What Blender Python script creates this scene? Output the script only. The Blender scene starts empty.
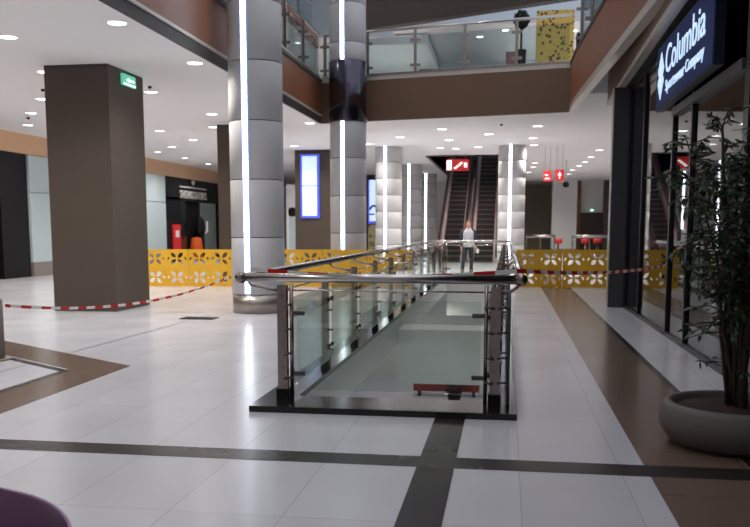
import bpy, bmesh, math, random
from mathutils import Vector, Matrix
random.seed(7)
SC = bpy.context.scene
COL = SC.collection
PI = math.pi

# ------------------------------------------------------------------ materials
def lin(r, g, b):
    f = lambda c: (c/255/12.92) if c/255 <= .04045 else ((c/255+.055)/1.055)**2.4
    return (f(r), f(g), f(b), 1)

def mat(name, c, rough=.5, metal=0, noise=0, scale=6, emit=None, es=0, spec=.5, coat=0, bump=0):
    m = bpy.data.materials.new(name); m.use_nodes = True
    nt = m.node_tree; b = nt.nodes['Principled BSDF']
    b.inputs['Base Color'].default_value = c
    b.inputs['Roughness'].default_value = rough
    b.inputs['Metallic'].default_value = metal
    b.inputs['Specular IOR Level'].default_value = spec
    b.inputs['Coat Weight'].default_value = coat
    if emit:
        b.inputs['Emission Color'].default_value = emit
        b.inputs['Emission Strength'].default_value = es
    if noise or bump:
        tc = nt.nodes.new('ShaderNodeTexCoord')
        n = nt.nodes.new('ShaderNodeTexNoise'); n.inputs['Scale'].default_value = scale; n.inputs['Detail'].default_value = 4
        nt.links.new(tc.outputs['Object'], n.inputs['Vector'])
        if noise:
            r = nt.nodes.new('ShaderNodeMapRange')
            r.inputs['To Min'].default_value = 1-noise; r.inputs['To Max'].default_value = 1+noise
            nt.links.new(n.outputs['Fac'], r.inputs['Value'])
            v = nt.nodes.new('ShaderNodeVectorMath'); v.operation = 'SCALE'
            v.inputs[0].default_value = c[:3]
            nt.links.new(r.outputs['Result'], v.inputs['Scale'])
            nt.links.new(v.outputs['Vector'], b.inputs['Base Color'])
        if bump:
            bp = nt.nodes.new('ShaderNodeBump'); bp.inputs['Strength'].default_value = bump
            nt.links.new(n.outputs['Fac'], bp.inputs['Height']); nt.links.new(bp.outputs['Normal'], b.inputs['Normal'])
    return m

def glass(name, tint, ior=1.5, gain=1.0, rough=.015):
    m = bpy.data.materials.new(name); m.use_nodes = True
    nt = m.node_tree; nt.nodes.clear()
    o = nt.nodes.new('ShaderNodeOutputMaterial'); mx = nt.nodes.new('ShaderNodeMixShader')
    t = nt.nodes.new('ShaderNodeBsdfTransparent'); t.inputs[0].default_value = tint
    g = nt.nodes.new('ShaderNodeBsdfGlossy'); g.inputs['Roughness'].default_value = rough
    f = nt.nodes.new('ShaderNodeFresnel'); f.inputs[0].default_value = ior
    k = nt.nodes.new('ShaderNodeMath'); k.operation = 'MULTIPLY'; k.inputs[1].default_value = gain; k.use_clamp = True
    nt.links.new(f.outputs[0], k.inputs[0]); nt.links.new(k.outputs[0], mx.inputs[0])
    nt.links.new(t.outputs[0], mx.inputs[1]); nt.links.new(g.outputs[0], mx.inputs[2]); nt.links.new(mx.outputs[0], o.inputs[0])
    return m

def tile_mat(name, c, grout, tw, th, rough, ox=0, oy=0, msize=.004, var=.04):
    m = mat(name, c, rough)
    nt = m.node_tree; b = nt.nodes['Principled BSDF']
    tc = nt.nodes.new('ShaderNodeTexCoord'); mp = nt.nodes.new('ShaderNodeMapping')
    mp.inputs['Location'].default_value = (ox, oy, 0)
    br = nt.nodes.new('ShaderNodeTexBrick'); br.offset = 0; br.squash = 1
    br.inputs['Scale'].default_value = 1; br.inputs['Brick Width'].default_value = tw; br.inputs['Row Height'].default_value = th
    br.inputs['Mortar Size'].default_value = msize; br.inputs['Mortar Smooth'].default_value = .2
    br.inputs['Color1'].default_value = tuple(x*(1-var) for x in c[:3])+(1,)
    br.inputs['Color2'].default_value = tuple(min(1, x*(1+var)) for x in c[:3])+(1,)
    br.inputs['Mortar'].default_value = grout
    nt.links.new(tc.outputs['Object'], mp.inputs[0]); nt.links.new(mp.outputs[0], br.inputs['Vector'])
    nz = nt.nodes.new('ShaderNodeTexNoise'); nz.inputs['Scale'].default_value = 1.3; nz.inputs['Detail'].default_value = 5
    nt.links.new(tc.outputs['Object'], nz.inputs['Vector'])
    mr = nt.nodes.new('ShaderNodeMapRange'); mr.inputs['To Min'].default_value = .94; mr.inputs['To Max'].default_value = 1.05
    nt.links.new(nz.outputs['Fac'], mr.inputs['Value'])
    mul = nt.nodes.new('ShaderNodeVectorMath'); mul.operation = 'SCALE'
    nt.links.new(br.outputs['Color'], mul.inputs[0]); nt.links.new(mr.outputs[0], mul.inputs['Scale'])
    nt.links.new(mul.outputs[0], b.inputs['Base Color'])
    rr = nt.nodes.new('ShaderNodeMapRange'); rr.inputs['To Min'].default_value = rough*.8; rr.inputs['To Max'].default_value = rough*1.3
    nt.links.new(nz.outputs['Fac'], rr.inputs['Value']); nt.links.new(rr.outputs[0], b.inputs['Roughness'])
    return m

M = {}
M['tile'] = tile_mat('white_tile', (.575, .565, .595, 1), (.41, .41, .42, 1), .6, 1.2, .22, .5, .76, .0035)
M['tile_brown'] = tile_mat('brown_tile', lin(112, 92, 80), lin(80, 66, 58), .6, .6, .2, .35, .1, .004)
M['tile_dark'] = tile_mat('dark_tile', lin(42, 37, 36), lin(26, 24, 23), .6, .9, .25, .2, .3, .005, .08); M['tile_dark'].node_tree.nodes['Principled BSDF'].inputs['Specular IOR Level'].default_value = .3
M['joint'] = mat('floor_joint', lin(120, 118, 118), .5)
M['ceiling'] = mat('ceiling_plaster', (.90, .885, .875, 1), .85, noise=.015, scale=.7)
M['white_wall'] = mat('white_wall', (.82, .81, .79, 1), .7, noise=.02, scale=2)
M['brown'] = mat('brown_panel', lin(78, 66, 56), .55, noise=.05, scale=3)
M['brown_fascia'] = mat('brown_fascia', lin(112, 86, 68), .45, noise=.05, scale=2)
M['wood'] = mat('warm_wood', lin(140, 88, 60), .4, noise=.12, scale=2.5)
M['darkband'] = mat('dark_band', lin(62, 54, 50), .5, noise=.05)
M['lighttrim'] = mat('light_trim', lin(205, 196, 186), .35, .3)
M['tan'] = mat('tan_bulkhead', lin(222, 182, 145), .6, noise=.04, scale=1.5)
M['alu'] = mat('column_cladding', lin(186, 184, 184), .42, .0, noise=.03, scale=1.2)
M['seam'] = mat('seam', lin(60, 58, 60), .6)
M['steel'] = mat('brushed_steel', lin(190, 186, 182), .22, 1, noise=.06, scale=30)
M['steel_dark'] = mat('bronze_steel', lin(150, 136, 128), .25, 1, noise=.08, scale=14)
M['steel_plinth'] = mat('plinth_steel', lin(168, 158, 150), .35, .85, noise=.08, scale=3)
M['collar'] = mat('mirror_collar', lin(92, 88, 100), .12, .95, noise=.15, scale=2)
M['granite'] = mat('black_granite', lin(28, 26, 26), .16, noise=.35, scale=60, spec=.35)
M['lining'] = mat('void_lining', lin(196, 196, 188), .6, noise=.03)
M['glass_rail'] = glass('green_glass', (.89, .935, .905, 1), 1.5, .55)
M['glass_up'] = glass('balustrade_glass', (.80, .87, .88, 1), 1.5, .6)
M['glass_shop'] = glass('shop_glass', (.52, .54, .56, 1), 1.55, 1.25)
M['strip'] = mat('strip_light', (1, 1, 1, 1), .4, emit=(.86, .94, 1, 1), es=7.5)
M['strip_fringe'] = mat('strip_fringe', lin(120, 140, 200), .3, emit=(.25, .45, 1, 1), es=.5)  # blue glow standing in for the colour fringe beside the strip
M['lamp'] = mat('lamp_lens', (1, 1, 1, 1), .4, emit=(1, .97, .92, 1), es=9)
M['lamp_ring'] = mat('lamp_ring', (.85, .85, .85, 1), .4)
M['yellow'] = mat('yellow_board', lin(244, 188, 50), .4, noise=.04, scale=5)
M['black'] = mat('black', lin(20, 19, 20), .6, noise=.1, spec=.25)
M['blackmetal'] = mat('black_metal', lin(34, 34, 38), .35, .5)
M['greymetal'] = mat('grey_metal', lin(90, 88, 90), .35, .7, noise=.05)
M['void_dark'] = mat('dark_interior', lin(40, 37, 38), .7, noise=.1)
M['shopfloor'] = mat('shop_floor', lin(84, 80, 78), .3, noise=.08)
M['palewall'] = mat('pale_blue_cladding', lin(196, 212, 214), .35, noise=.03)
M['greyplinth'] = mat('grey_plinth', lin(136, 128, 120), .5)
M['shutter'] = tile_mat('shutter_slats', lin(62, 52, 56), lin(26, 22, 24), 6, .09, .4, 0, 0, .012)
M['signface'] = mat('navy_sign', lin(10, 22, 52), .55, emit=lin(12, 36, 90), es=.4, spec=.2)
M['signside'] = mat('navy_sign_side', lin(16, 22, 48), .4)
M['letter'] = mat('lit_letter', (1, 1, 1, 1), .4, emit=(.50, .72, 1, 1), es=1.0)
M['letter_white'] = mat('white_letter', lin(215, 212, 208), .6)
M['screen'] = mat('lit_screen', lin(200, 215, 255), .3, emit=(.50, .66, 1, 1), es=1.0)
M['screen_edge'] = mat('screen_blue_edge', lin(60, 70, 190), .3, emit=(.12, .16, .9, 1), es=.7)
M['exit'] = mat('exit_green', lin(30, 150, 110), .4, emit=(.16, .60, .46, 1), es=.8)
M['exit_white'] = mat('exit_white', (1, 1, 1, 1), .4, emit=(.9, 1, .95, 1), es=1.3)
M['red'] = mat('red_board', lin(196, 36, 44), .5, noise=.05)
M['redlit'] = mat('red_lit_board', lin(214, 36, 44), .5, emit=(.75, .05, .07, 1), es=.12)
M['white'] = mat('white_paint', (.82, .82, .82, 1), .5)
M['maroon'] = mat('maroon_side', lin(140, 96, 98), .35, .2, noise=.08)
M['pinksteel'] = mat('skirt_steel', lin(214, 190, 190), .4, .1)
M['rubber'] = mat('handrail_rubber', lin(36, 22, 24), .4)
M['step'] = tile_mat('step_ribs', lin(74, 66, 62), lin(34, 30, 29), .04, 2, .45, 0, 0, .008)
M['nosing'] = mat('step_nosing', lin(150, 138, 132), .4, .2)
M['purple'] = mat('purple_seat', lin(58, 8, 54), .45, noise=.08, spec=.06)
M['purple_edge'] = mat('purple_piping', lin(120, 72, 130), .25, coat=.4)
M['pot'] = mat('pot_stone', lin(98, 91, 88), .6, noise=.1, scale=14, bump=.08)
M['soil'] = mat('soil', lin(52, 32, 24), .95, noise=.3, scale=40, bump=.4)
M['bark'] = mat('stem_bark', lin(58, 46, 36), .8, noise=.25, scale=22)
M['leaf'] = mat('leaf_green', lin(42, 66, 34), .45, noise=.35, scale=3)
M['topiary'] = mat('topiary_leaf', lin(30, 42, 28), .6, noise=.3, scale=8)
M['orange'] = mat('orange_cloth', lin(226, 92, 36), .8, noise=.1)
M['jred'] = mat('red_cloth', lin(140, 40, 40), .8, noise=.1)
M['jnavy'] = mat('navy_cloth', lin(36, 44, 78), .8, noise=.1)
M['violet'] = mat('violet_tube', (1, 1, 1, 1), .4, emit=(.34, .12, 1, 1), es=3)
M['bluetube'] = mat('blue_tube', (1, 1, 1, 1), .4, emit=(.1, .25, 1, 1), es=1.2)
M['pinklamp'] = mat('pink_lamp', (1, 1, 1, 1), .4, emit=(1, .15, .9, 1), es=3)
M['skin'] = mat('skin', lin(206, 146, 120), .6)
M['hair'] = mat('hair', lin(92, 52, 34), .8)
M['eye'] = mat('eye_dark', lin(30, 24, 22), .4)
M['vest'] = mat('grey_vest', lin(164, 166, 172), .8, noise=.06, scale=20)
M['navy'] = mat('navy_knit', lin(34, 38, 58), .85, noise=.1, scale=20)
M['trouser'] = mat('dark_trousers', lin(30, 34, 46), .85, noise=.1, scale=20)
M['shoe'] = mat('dark_shoe', lin(28, 26, 28), .5)
M['tape_red'] = mat('tape_red', lin(206, 40, 40), .4)
M['tape_white'] = mat('tape_white', lin(232, 228, 226), .4)
M['upwall'] = mat('upper_pale_wall', lin(204, 214, 220), .6, noise=.03)
M['upfascia'] = mat('upper_dark_fascia', lin(64, 54, 48), .6, noise=.06)
M['greyglass'] = mat('grey_display', lin(150, 162, 160), .4, noise=.12, scale=2)

def pattern_mat(name, c1, c2, scale):
    m = mat(name, c1, .6); nt = m.node_tree; b = nt.nodes['Principled BSDF']
    tc = nt.nodes.new('ShaderNodeTexCoord'); v = nt.nodes.new('ShaderNodeTexVoronoi'); v.inputs['Scale'].default_value = scale
    nt.links.new(tc.outputs['Object'], v.inputs['Vector'])
    r = nt.nodes.new('ShaderNodeValToRGB'); r.color_ramp.elements[0].color = c2; r.color_ramp.elements[1].color = c1
    r.color_ramp.elements[0].position = .30; r.color_ramp.elements[1].position = .42
    nt.links.new(v.outputs['Distance'], r.inputs[0]); nt.links.new(r.outputs[0], b.inputs['Base Color'])
    return m
M['display'] = pattern_mat('yellow_spotted', lin(206, 170, 84), lin(84, 62, 40), 9)
M['camo'] = pattern_mat('olive_poster', lin(150, 142, 104), lin(96, 92, 70), 5)

# ------------------------------------------------------------------ mesh helpers
class MB:
    def __init__(s): s.bm = bmesh.new()
    def box(s, x0, x1, y0, y1, z0, z1, mi=0):
        vs = [s.bm.verts.new(p) for p in ((x0,y0,z0),(x1,y0,z0),(x1,y1,z0),(x0,y1,z0),(x0,y0,z1),(x1,y0,z1),(x1,y1,z1),(x0,y1,z1))]
        for f in ((3,2,1,0),(4,5,6,7),(0,1,5,4),(1,2,6,5),(2,3,7,6),(3,0,4,7)):
            s.bm.faces.new([vs[i] for i in f]).material_index = mi
        return s
    def prism(s, poly, z0, z1, mi=0):
        a = sum(poly[i][0]*poly[(i+1) % len(poly)][1]-poly[(i+1) % len(poly)][0]*poly[i][1] for i in range(len(poly)))
        if a < 0: poly = poly[::-1]
        lo = [s.bm.verts.new((x, y, z0)) for x, y in poly]; hi = [s.bm.verts.new((x, y, z1)) for x, y in poly]
        n = len(poly)
        s.bm.faces.new(lo[::-1]).material_index = mi; s.bm.faces.new(hi).material_index = mi
        for i in range(n):
            s.bm.faces.new((lo[i], lo[(i+1) % n], hi[(i+1) % n], hi[i])).material_index = mi
        return s
    def seg(s, p0, p1, t, z0, z1, mi=0, side=0):      # upright slab along a line; side shifts it across
        d = Vector((p1[0]-p0[0], p1[1]-p0[1])).normalized(); n = Vector((-d.y, d.x))
        a, b = n*(side-.5)*t, n*(side+.5)*t
        return s.prism([(p0[0]+a.x, p0[1]+a.y), (p1[0]+a.x, p1[1]+a.y), (p1[0]+b.x, p1[1]+b.y), (p0[0]+b.x, p0[1]+b.y)], z0, z1, mi)
    def sideprism(s, poly, x0, x1, mi=0):            # poly in (y, z), extruded along x
        lo = [s.bm.verts.new((x0, y, z)) for y, z in poly]; hi = [s.bm.verts.new((x1, y, z)) for y, z in poly]
        n = len(poly); s.bm.faces.new(lo).material_index = mi; s.bm.faces.new(hi[::-1]).material_index = mi
        for i in range(n):
            s.bm.faces.new((lo[i], hi[i], hi[(i+1) % n], lo[(i+1) % n])).material_index = mi
        return s
    def tube(s, path, r, seg=10, mi=0, cap=True):
        pts = [Vector(p) for p in path]; rs = r if isinstance(r, (list, tuple)) else [r]*len(pts)
        rings = []; ref = None
        for i, p in enumerate(pts):
            t = ((pts[min(i+1, len(pts)-1)]-p).normalized()+(p-pts[max(i-1, 0)]).normalized())
            t = t.normalized() if t.length > 1e-6 else Vector((0, 0, 1))
            if ref is None:
                ref = Vector((0, 0, 1)) if abs(t.z) < .9 else Vector((1, 0, 0))
            u = t.cross(ref); u = u.normalized() if u.length > 1e-5 else Vector((1, 0, 0)); w = u.cross(t).normalized(); ref = w
            rings.append([s.bm.verts.new(p+(u*math.cos(2*PI*k/seg)+w*math.sin(2*PI*k/seg))*rs[i]) for k in range(seg)])
        for a, b in zip(rings, rings[1:]):
            for k in range(seg):
                f = s.bm.faces.new((a[k], a[(k+1) % seg], b[(k+1) % seg], b[k])); f.material_index = mi; f.smooth = True
        if cap:
            s.bm.faces.new(rings[0][::-1]).material_index = mi; s.bm.faces.new(rings[-1]).material_index = mi
        return s
    def lathe(s, prof, c=(0, 0, 0), seg=32, mi=0, sx=1, sy=1):
        rings = []
        for r, z in prof:
            if r < 1e-5: rings.append([s.bm.verts.new((c[0], c[1], c[2]+z))])
            else: rings.append([s.bm.verts.new((c[0]+r*sx*math.cos(2*PI*k/seg), c[1]+r*sy*math.sin(2*PI*k/seg), c[2]+z)) for k in range(seg)])
        for a, b in zip(rings, rings[1:]):
            for k in range(seg):
                k2 = (k+1) % seg
                if len(a) == 1 and len(b) == 1: continue
                if len(a) == 1: q = (a[0], b[k2], b[k])
                elif len(b) == 1: q = (a[k], a[k2], b[0])
                else: q = (a[k], a[k2], b[k2], b[k])
                f = s.bm.faces.new(q); f.material_index = mi; f.smooth = True
        for ring, rev in ((rings[0], True), (rings[-1], False)):
            if len(ring) > 1: s.bm.faces.new(ring[::-1] if rev else ring).material_index = mi
        return s
    def ball(s, c, r, seg=12, mi=0, sc=(1, 1, 1)):
        prof = [(r*math.sin(PI*i/8), -r*math.cos(PI*i/8)*sc[2]) for i in range(9)]
        prof[0] = (0, prof[0][1]); prof[-1] = (0, prof[-1][1])
        return s.lathe(prof, c, seg, mi, sc[0], sc[1])
    def build(s, name, mats, parent=None, local=False, bevel=0):
        if bevel:
            es = [e for e in s.bm.edges if len(e.link_faces) == 2 and e.calc_face_angle(0) > .6]
            bmesh.ops.bevel(s.bm, geom=es, offset=bevel, segments=2, affect='EDGES', profile=.5)
        bmesh.ops.recalc_face_normals(s.bm, faces=s.bm.faces)
        me = bpy.data.meshes.new(name); s.bm.to_mesh(me); s.bm.free()
        for m in (mats if isinstance(mats, (list, tuple)) else [mats]): me.materials.append(M[m])
        return link(name, me, parent, local)

def link(name, me, parent=None, local=False):
    o = bpy.data.objects.new(name, me); COL.objects.link(o)
    if parent is not None:
        o.parent = parent
        if not local:
            p = parent; off = Vector((0, 0, 0))
            while p is not None: off += p.location; p = p.parent
            o.location = -off
    return o

def tag(o, label, cat, group=None, kind=None):
    o['label'] = label; o['category'] = cat
    if group: o['group'] = group
    if kind: o['kind'] = kind
    return o
def thing(name, label, cat, loc=(0, 0, 0), group=None, rz=0):
    o = bpy.data.objects.new(name, None); COL.objects.link(o); o.location = loc; o.rotation_euler = (0, 0, rz)
    o.empty_display_size = .1
    return tag(o, label, cat, group)
def struct(o, label, cat='structure'):
    o['kind'] = 'structure'; o['label'] = label; o['category'] = cat; return o
def kids(o): return list(o.children)
def copy_tree(o, parent=None):
    c = o.copy(); COL.objects.link(c)
    if parent is not None: c.parent = parent
    for ch in kids(o): copy_tree(ch, c)
    return c
def eval_mesh(o):
    dg = bpy.context.evaluated_depsgraph_get(); dg.update()
    me = bpy.data.meshes.new_from_object(o.evaluated_get(dg), depsgraph=dg)
    d = o.data; bpy.data.objects.remove(o)
    return me
ORD = ['first', 'second', 'third', 'fourth', 'fifth', 'sixth', 'seventh', 'eighth', 'ninth', 'tenth', 'eleventh', 'twelfth']

def text_mesh(body, size, extrude=.012, offset=0, align='LEFT', sx=1):
    cu = bpy.data.curves.new('lettering', 'FONT'); cu.body = body; cu.size = size; cu.extrude = extrude; cu.offset = offset
    cu.align_x = align; cu.resolution_u = 4
    o = bpy.data.objects.new('lettering', cu); COL.objects.link(o)
    me = eval_mesh(o)
    xs = [v.co.x for v in me.vertices]
    return me, min(xs), max(xs)

# ------------------------------------------------------------------ setting: floors
VX0, VX1, VY0, VY1 = -1.71, -.11, 6.86, 24.95           # clear opening of the void
fb = MB()
for x0, x1, y0, y1 in ((-14.3, VX0, -5, 52), (VX1, 10, -5, 52), (VX0, VX1, -5, VY0), (VX0, VX1, VY1, 52)):
    fb.box(x0, x1, y0, y1, -.3, 0)
struct(fb.build('floor', 'tile'), 'pale glossy tiled mall floor around the glass railed void', 'floor')
def inlay(n, poly, m, lab, z=.0015):
    struct(MB().prism(poly, -.001, z).build('trim_%d' % n, m), lab, 'floor inlay')
inlay(1, [(-14, 5.04), (1.9, 5.04), (1.9, 5.28), (-14, 5.28)], 'tile_dark', 'long dark tile strip crossing the floor before the void', .0024)
inlay(2, [(-.52, -4), (-.29, -4), (-.29, 6.4), (-.52, 6.4)], 'tile_dark', 'dark tile strip running from the void base towards the viewer', .0030)
inlay(3, [(.86, -4), (1.49, -4), (1.49, 45), (.86, 45)], 'tile_brown', 'brown tile band running along the shop side')
inlay(4, [(1.49, -4), (1.555, -4), (1.555, 45), (1.49, 45)], 'tile_dark', 'thin dark tile line beside the brown band')
inlay(5, [(-3.91, 8.39), (-3.91, 5.30), (-4.46, 5.30), (-4.46, 8.10), (-7.6, 10.2), (-7.3, 10.66)], 'tile_brown', 'brown tile band turning a corner on the pale floor')
inlay(6, [(-4.40, 8.02), (-4.40, 5.30), (-4.48, 5.30), (-4.48, 7.96), (-7.6, 10.04), (-7.55, 10.12)], 'tile_dark', 'thin dark inner line of the cornered brown band', .0022)
inlay(7, [(-14, 12.9), (2.1, 14.92), (2.1, 14.945), (-14, 12.93)], 'joint', 'thin grey expansion joint across the floor', .001)
inlay(8, [(-5.1, 7.2), (-5.06, 7.2), (-4.88, 13.7), (-4.92, 13.7)], 'joint', 'thin grey joint running past the brown column', .001)

# granite kerb round the void
kb = MB()
kb.box(-2.0, .1, 6.40, VY0, 0, .05).box(-2.0, VX0, VY0, VY1, 0, .05).box(VX1, .1, VY0, VY1, 0, .05).box(-2.0, .1, VY1, 25.3, 0, .05)
struct(kb.build('trim_9', 'granite', bevel=.006), 'polished black granite kerb round the void', 'kerb')
vb = MB()
vb.box(VX0-.04, VX0+.004, VY0, VY1, -.4, -.002).box(VX1-.004, VX1+.04, VY0, VY1, -.6, -.002).box(VX0, VX1, VY1-.004, VY1+.04, -1.1, -.002).box(VX0, VX1, VY0-.04, VY0+.004, -.6, -.002)
struct(vb.build('trim_10', 'lining'), 'pale plaster lining of the void edges', 'lining')
struct(MB().box(VX0, VX1, 13.5, 14.25, -1.05, -.17).build('trim_11', 'lining', bevel=.01), 'pale boxed beam crossing the void below floor level', 'beam')
struct(MB().box(-12, 7, -2, 36, -4.9, -4.7).build('lower_floor', 'tile'), 'pale floor of the storey under the void', 'floor')
struct(MB().box(-12, 7, 34, 34.2, -4.7, -.3).build('wall_lower', 'lining'), 'pale end wall of the storey under the void', 'wall')
b = thing('bench', 'long red bench on the lower storey seen through the void', 'bench', (-2.2, 31, -4.7))
MB().box(-3.3, -.9, 30.7, 31.3, -4.5, -4.1).build('seat', 'jred', b, bevel=.03)
MB().box(-3.3, -.9, 31.2, 31.3, -4.15, -3.7).build('backrest', 'jred', b, bevel=.02)
for x in (-3.1, -1.1): MB().box(x-.05, x+.05, 30.8, 31.2, -4.7, -4.4).build('leg', 'black', b)
b = thing('planter', 'dark bushy planter standing before the red lower bench', 'planter', (-1.75, 29.9, -4.7))
MB().lathe([(.2, 0), (.28, .35), (.26, .36)], (-1.75, 29.9, -4.7), 20).build('pot', 'black', b)
lb = MB()
for i in range(160):
    a, e, r = random.uniform(0, 2*PI), random.uniform(-.2, 1.4), random.uniform(.2, .42)
    c = Vector((-1.75+r*math.cos(a)*math.cos(e), 29.9+r*math.sin(a)*math.cos(e), -4.25+r*math.sin(e)))
    d = Vector((random.gauss(0, 1), random.gauss(0, 1), random.gauss(0, 1))).normalized()*.06; q = d.orthogonal().normalized()*.03
    lb.bm.faces.new([lb.bm.verts.new(c+v) for v in (-d, q, d, -q)])
lb.build('foliage', 'topiary', b)

# ------------------------------------------------------------------ setting: walls and ceilings
struct(MB().box(-14.5, 10, 52, 52.3, 0, 5.3).build('wall_back', 'white_wall'), 'white wall closing the far end of the hall', 'wall')
struct(MB().box(-14.5, 10, -5.2, -5, 0, 12.8).build('wall_front', 'white_wall'), 'pale wall closing the hall behind the viewer', 'wall')
struct(MB().box(9.8, 10, 16.6, 52, 0, 5.3).build('wall_right', 'white_wall'), 'white side wall of the hall beyond the shop', 'wall')
lw = MB(); lw.box(-14.5, -14.3, -5, 52, 0, 5.3)
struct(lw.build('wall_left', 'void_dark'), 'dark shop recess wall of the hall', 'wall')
struct(MB().box(-14.3, -14.1, -5, 52, 3.62, 4.2).build('trim_12', 'tan', ), 'tan bulkhead band above the shopfronts', 'bulkhead')
cb = MB()
cb.box(-14.5, -4.93, -5, 52, 4.2, 5.25)
cb.prism([(-4.93, 22.45), (1.42, 21.15), (1.42, 33), (-4.93, 33)], 4.2, 5.25)
cb.box(-4.93, -3.05, 33, 52, 4.2, 5.25).box(-.2, 1.42, 33, 52, 4.2, 5.25).box(-3.05, -.2, 47.5, 52, 4.2, 5.25)
cb.prism([(1.42, 21.15), (1.42, 19.76), (1.50, 18.45), (10, 18.45), (10, 52), (1.42, 52)], 4.2, 5.25)
struct(cb.build('ceiling', 'ceiling'), 'white flat ceiling with round recessed lights', 'ceiling')
# fascias of the upper gallery
f = MB(); f.box(-4.93, -4.89, -5, 22.4, 4.18, 4.36, 1).box(-4.93, -4.86, -5, 22.4, 4.36, 4.41, 2).box(-4.93, -4.88, -5, 22.4, 4.41, 5.22, 0).box(-4.95, -4.84, -5, 22.4, 5.22, 5.3, 1)
struct(f.build('trim_13', ['wood', 'darkband', 'lighttrim']), 'wood fascia of the upper gallery above the round columns', 'fascia')
f = MB(); P0, P1 = (-4.9, 22.42), (1.42, 21.12)
f.seg(P0, P1, .08, 4.18, 5.2, 0).seg(P0, P1, .1, 5.2, 5.3, 1)
struct(f.build('trim_14', ['brown_fascia', 'lighttrim']), 'brown fascia of the bridge gallery across the atrium', 'fascia')
FR = [(1.41, 21.1), (1.41, 19.76), (1.59, 14.9), (1.74, 11.0), (1.90, 6.0), (2.0, -4)]
f = MB()
for a, c in zip(FR, FR[1:]):
    f.seg(a, c, .12, 4.30, 5.25, 0, .5); f.seg(a, c, .15, 4.17, 4.30, 1, .45); f.seg(a, c, .16, 5.25, 5.33, 2, .4)
struct(f.build('trim_15', ['wood', 'lighttrim', 'darkband']), 'wood fascia of the upper gallery over the shop side', 'fascia')

# shop unit on the right
def gx(y): return 2.17
def bx(y): return 1.93+.021*(y-15.66)
f = MB(); f.seg((bx(18.4), 18.4), (bx(-4), -4), .08, 4.02, 5.3, 0, .5); f.seg((bx(18.4), 18.4), (bx(-4), -4), .12, 3.94, 4.02, 1, .4)
f.prism([(bx(18.4)+.1, 18.4), (10, 18.4), (10, 18.32), (bx(18.4)+.1, 18.32)], 3.94, 5.25, 0)
struct(f.build('trim_16', ['brown_fascia', 'lighttrim']), 'brown bulkhead with light lower edge above the shopfront', 'bulkhead')
f = MB(); f.prism([(bx(18.3)+.13, 18.3), (bx(-4)+.13, -4), (9.8, -4), (9.8, 18.3)], 3.96, 4.0)
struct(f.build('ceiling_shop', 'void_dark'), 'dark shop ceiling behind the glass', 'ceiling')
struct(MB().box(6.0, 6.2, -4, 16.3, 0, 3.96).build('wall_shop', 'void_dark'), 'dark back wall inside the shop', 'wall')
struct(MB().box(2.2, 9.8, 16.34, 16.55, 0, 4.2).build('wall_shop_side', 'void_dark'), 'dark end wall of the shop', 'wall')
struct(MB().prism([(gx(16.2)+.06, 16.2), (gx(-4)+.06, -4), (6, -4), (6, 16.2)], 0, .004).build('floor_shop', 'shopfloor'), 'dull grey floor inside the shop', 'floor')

# shop window: one glazed unit with frames and panes
t = thing('shop_window', 'long dark framed glass shopfront under the blue sign', 'shop window', (2.1, 9, 0))
mull = [16.0, 14.4, 11.9, 10.72, 8.35, 6.4, 4.4, 2.2, -1, -4]
for i, y in enumerate(mull):
    w = .17 if i in (4,) else .075
    h = 3.93
    MB().prism([(gx(y)-.04, y-w/2), (gx(y)+.05, y-w/2), (gx(y)+.05, y+w/2), (gx(y)-.04, y+w/2)], 0, h).build('mullion', 'blackmetal', t)
for y1, y0 in zip(mull, mull[1:]):
    MB().seg((gx(y0), y0+.04), (gx(y1), y1-.04), .012, .06, 3.9).build('glass_pane', 'glass_shop', t)
MB().seg((gx(-4), -4), (gx(16), 16), .08, 0, .06).build('bottom_rail', 'blackmetal', t)
MB().seg((gx(-4), -4), (gx(16), 16), .06, 3.88, 3.94).build('top_rail', 'blackmetal', t)
MB().seg((gx(8.28)-.02, 8.45), (gx(11.58)-.02, 11.85), .1, 2.90, 3.0).build('door_header', 'greymetal', t)
t = thing('square_pillar', 'dark metal square pillar at the corner of the shopfront', 'pillar', (2.05, 16.35, 0))
MB().box(1.86, 2.2, 16.08, 16.33, 0, 3.94).build('shaft', 'greymetal', t, bevel=.01)
MB().box(1.845, 1.86, 16.1, 16.3, 0, 3.94).build('edge_strip', 'lighttrim', t)

# illuminated shop sign
SY0, SY1 = 8.95, 12.45
t = thing('shop_sign', 'lit navy blue shop sign with white lettering and diamond emblem', 'sign', (2.0, 10.7, 3.43))
sf = MB(); sf.prism([(1.96, SY0), (2.0, SY1), (2.10, SY1), (2.06, SY0)], 3.03, 3.86).build('sign_box', 'signside', t, bevel=.01)
MB().prism([(1.952, SY0+.02), (1.992, SY1-.02), (1.998, SY1-.02), (1.958, SY0+.02)], 3.05, 3.84).build('sign_face', 'signface', t)
ang = math.atan2(2.0-1.96, SY1-SY0)
def sign_text(body, size, y_start, width, z, name, off=0, height=None):
    me, a, c = text_mesh(body, size, .004, off)
    k = width/(c-a)
    for v in me.vertices: v.co.x = (v.co.x-a)*k
    # text runs towards the viewer (-Y) on the -X face
    R = Matrix.Rotation(-PI/2-ang, 4, 'Z') @ Matrix.Rotation(PI/2, 4, 'X')
    xs = 1.96+(y_start-SY0)*(2.0-1.96)/(SY1-SY0)-.014
    me.transform(Matrix.Translation((xs, y_start, z)) @ R)
    me.materials.append(M['letter'])
    return link(name, me, t)
sign_text('Columbia', .50, 11.70, 2.36, 3.41, 'lettering', .0)
sign_text('Sportswear', .2, 11.66, 1.26, 3.19, 'lettering')
sign_text('Company', .2, 10.34, .98, 3.19, 'lettering')
db = MB()
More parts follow.
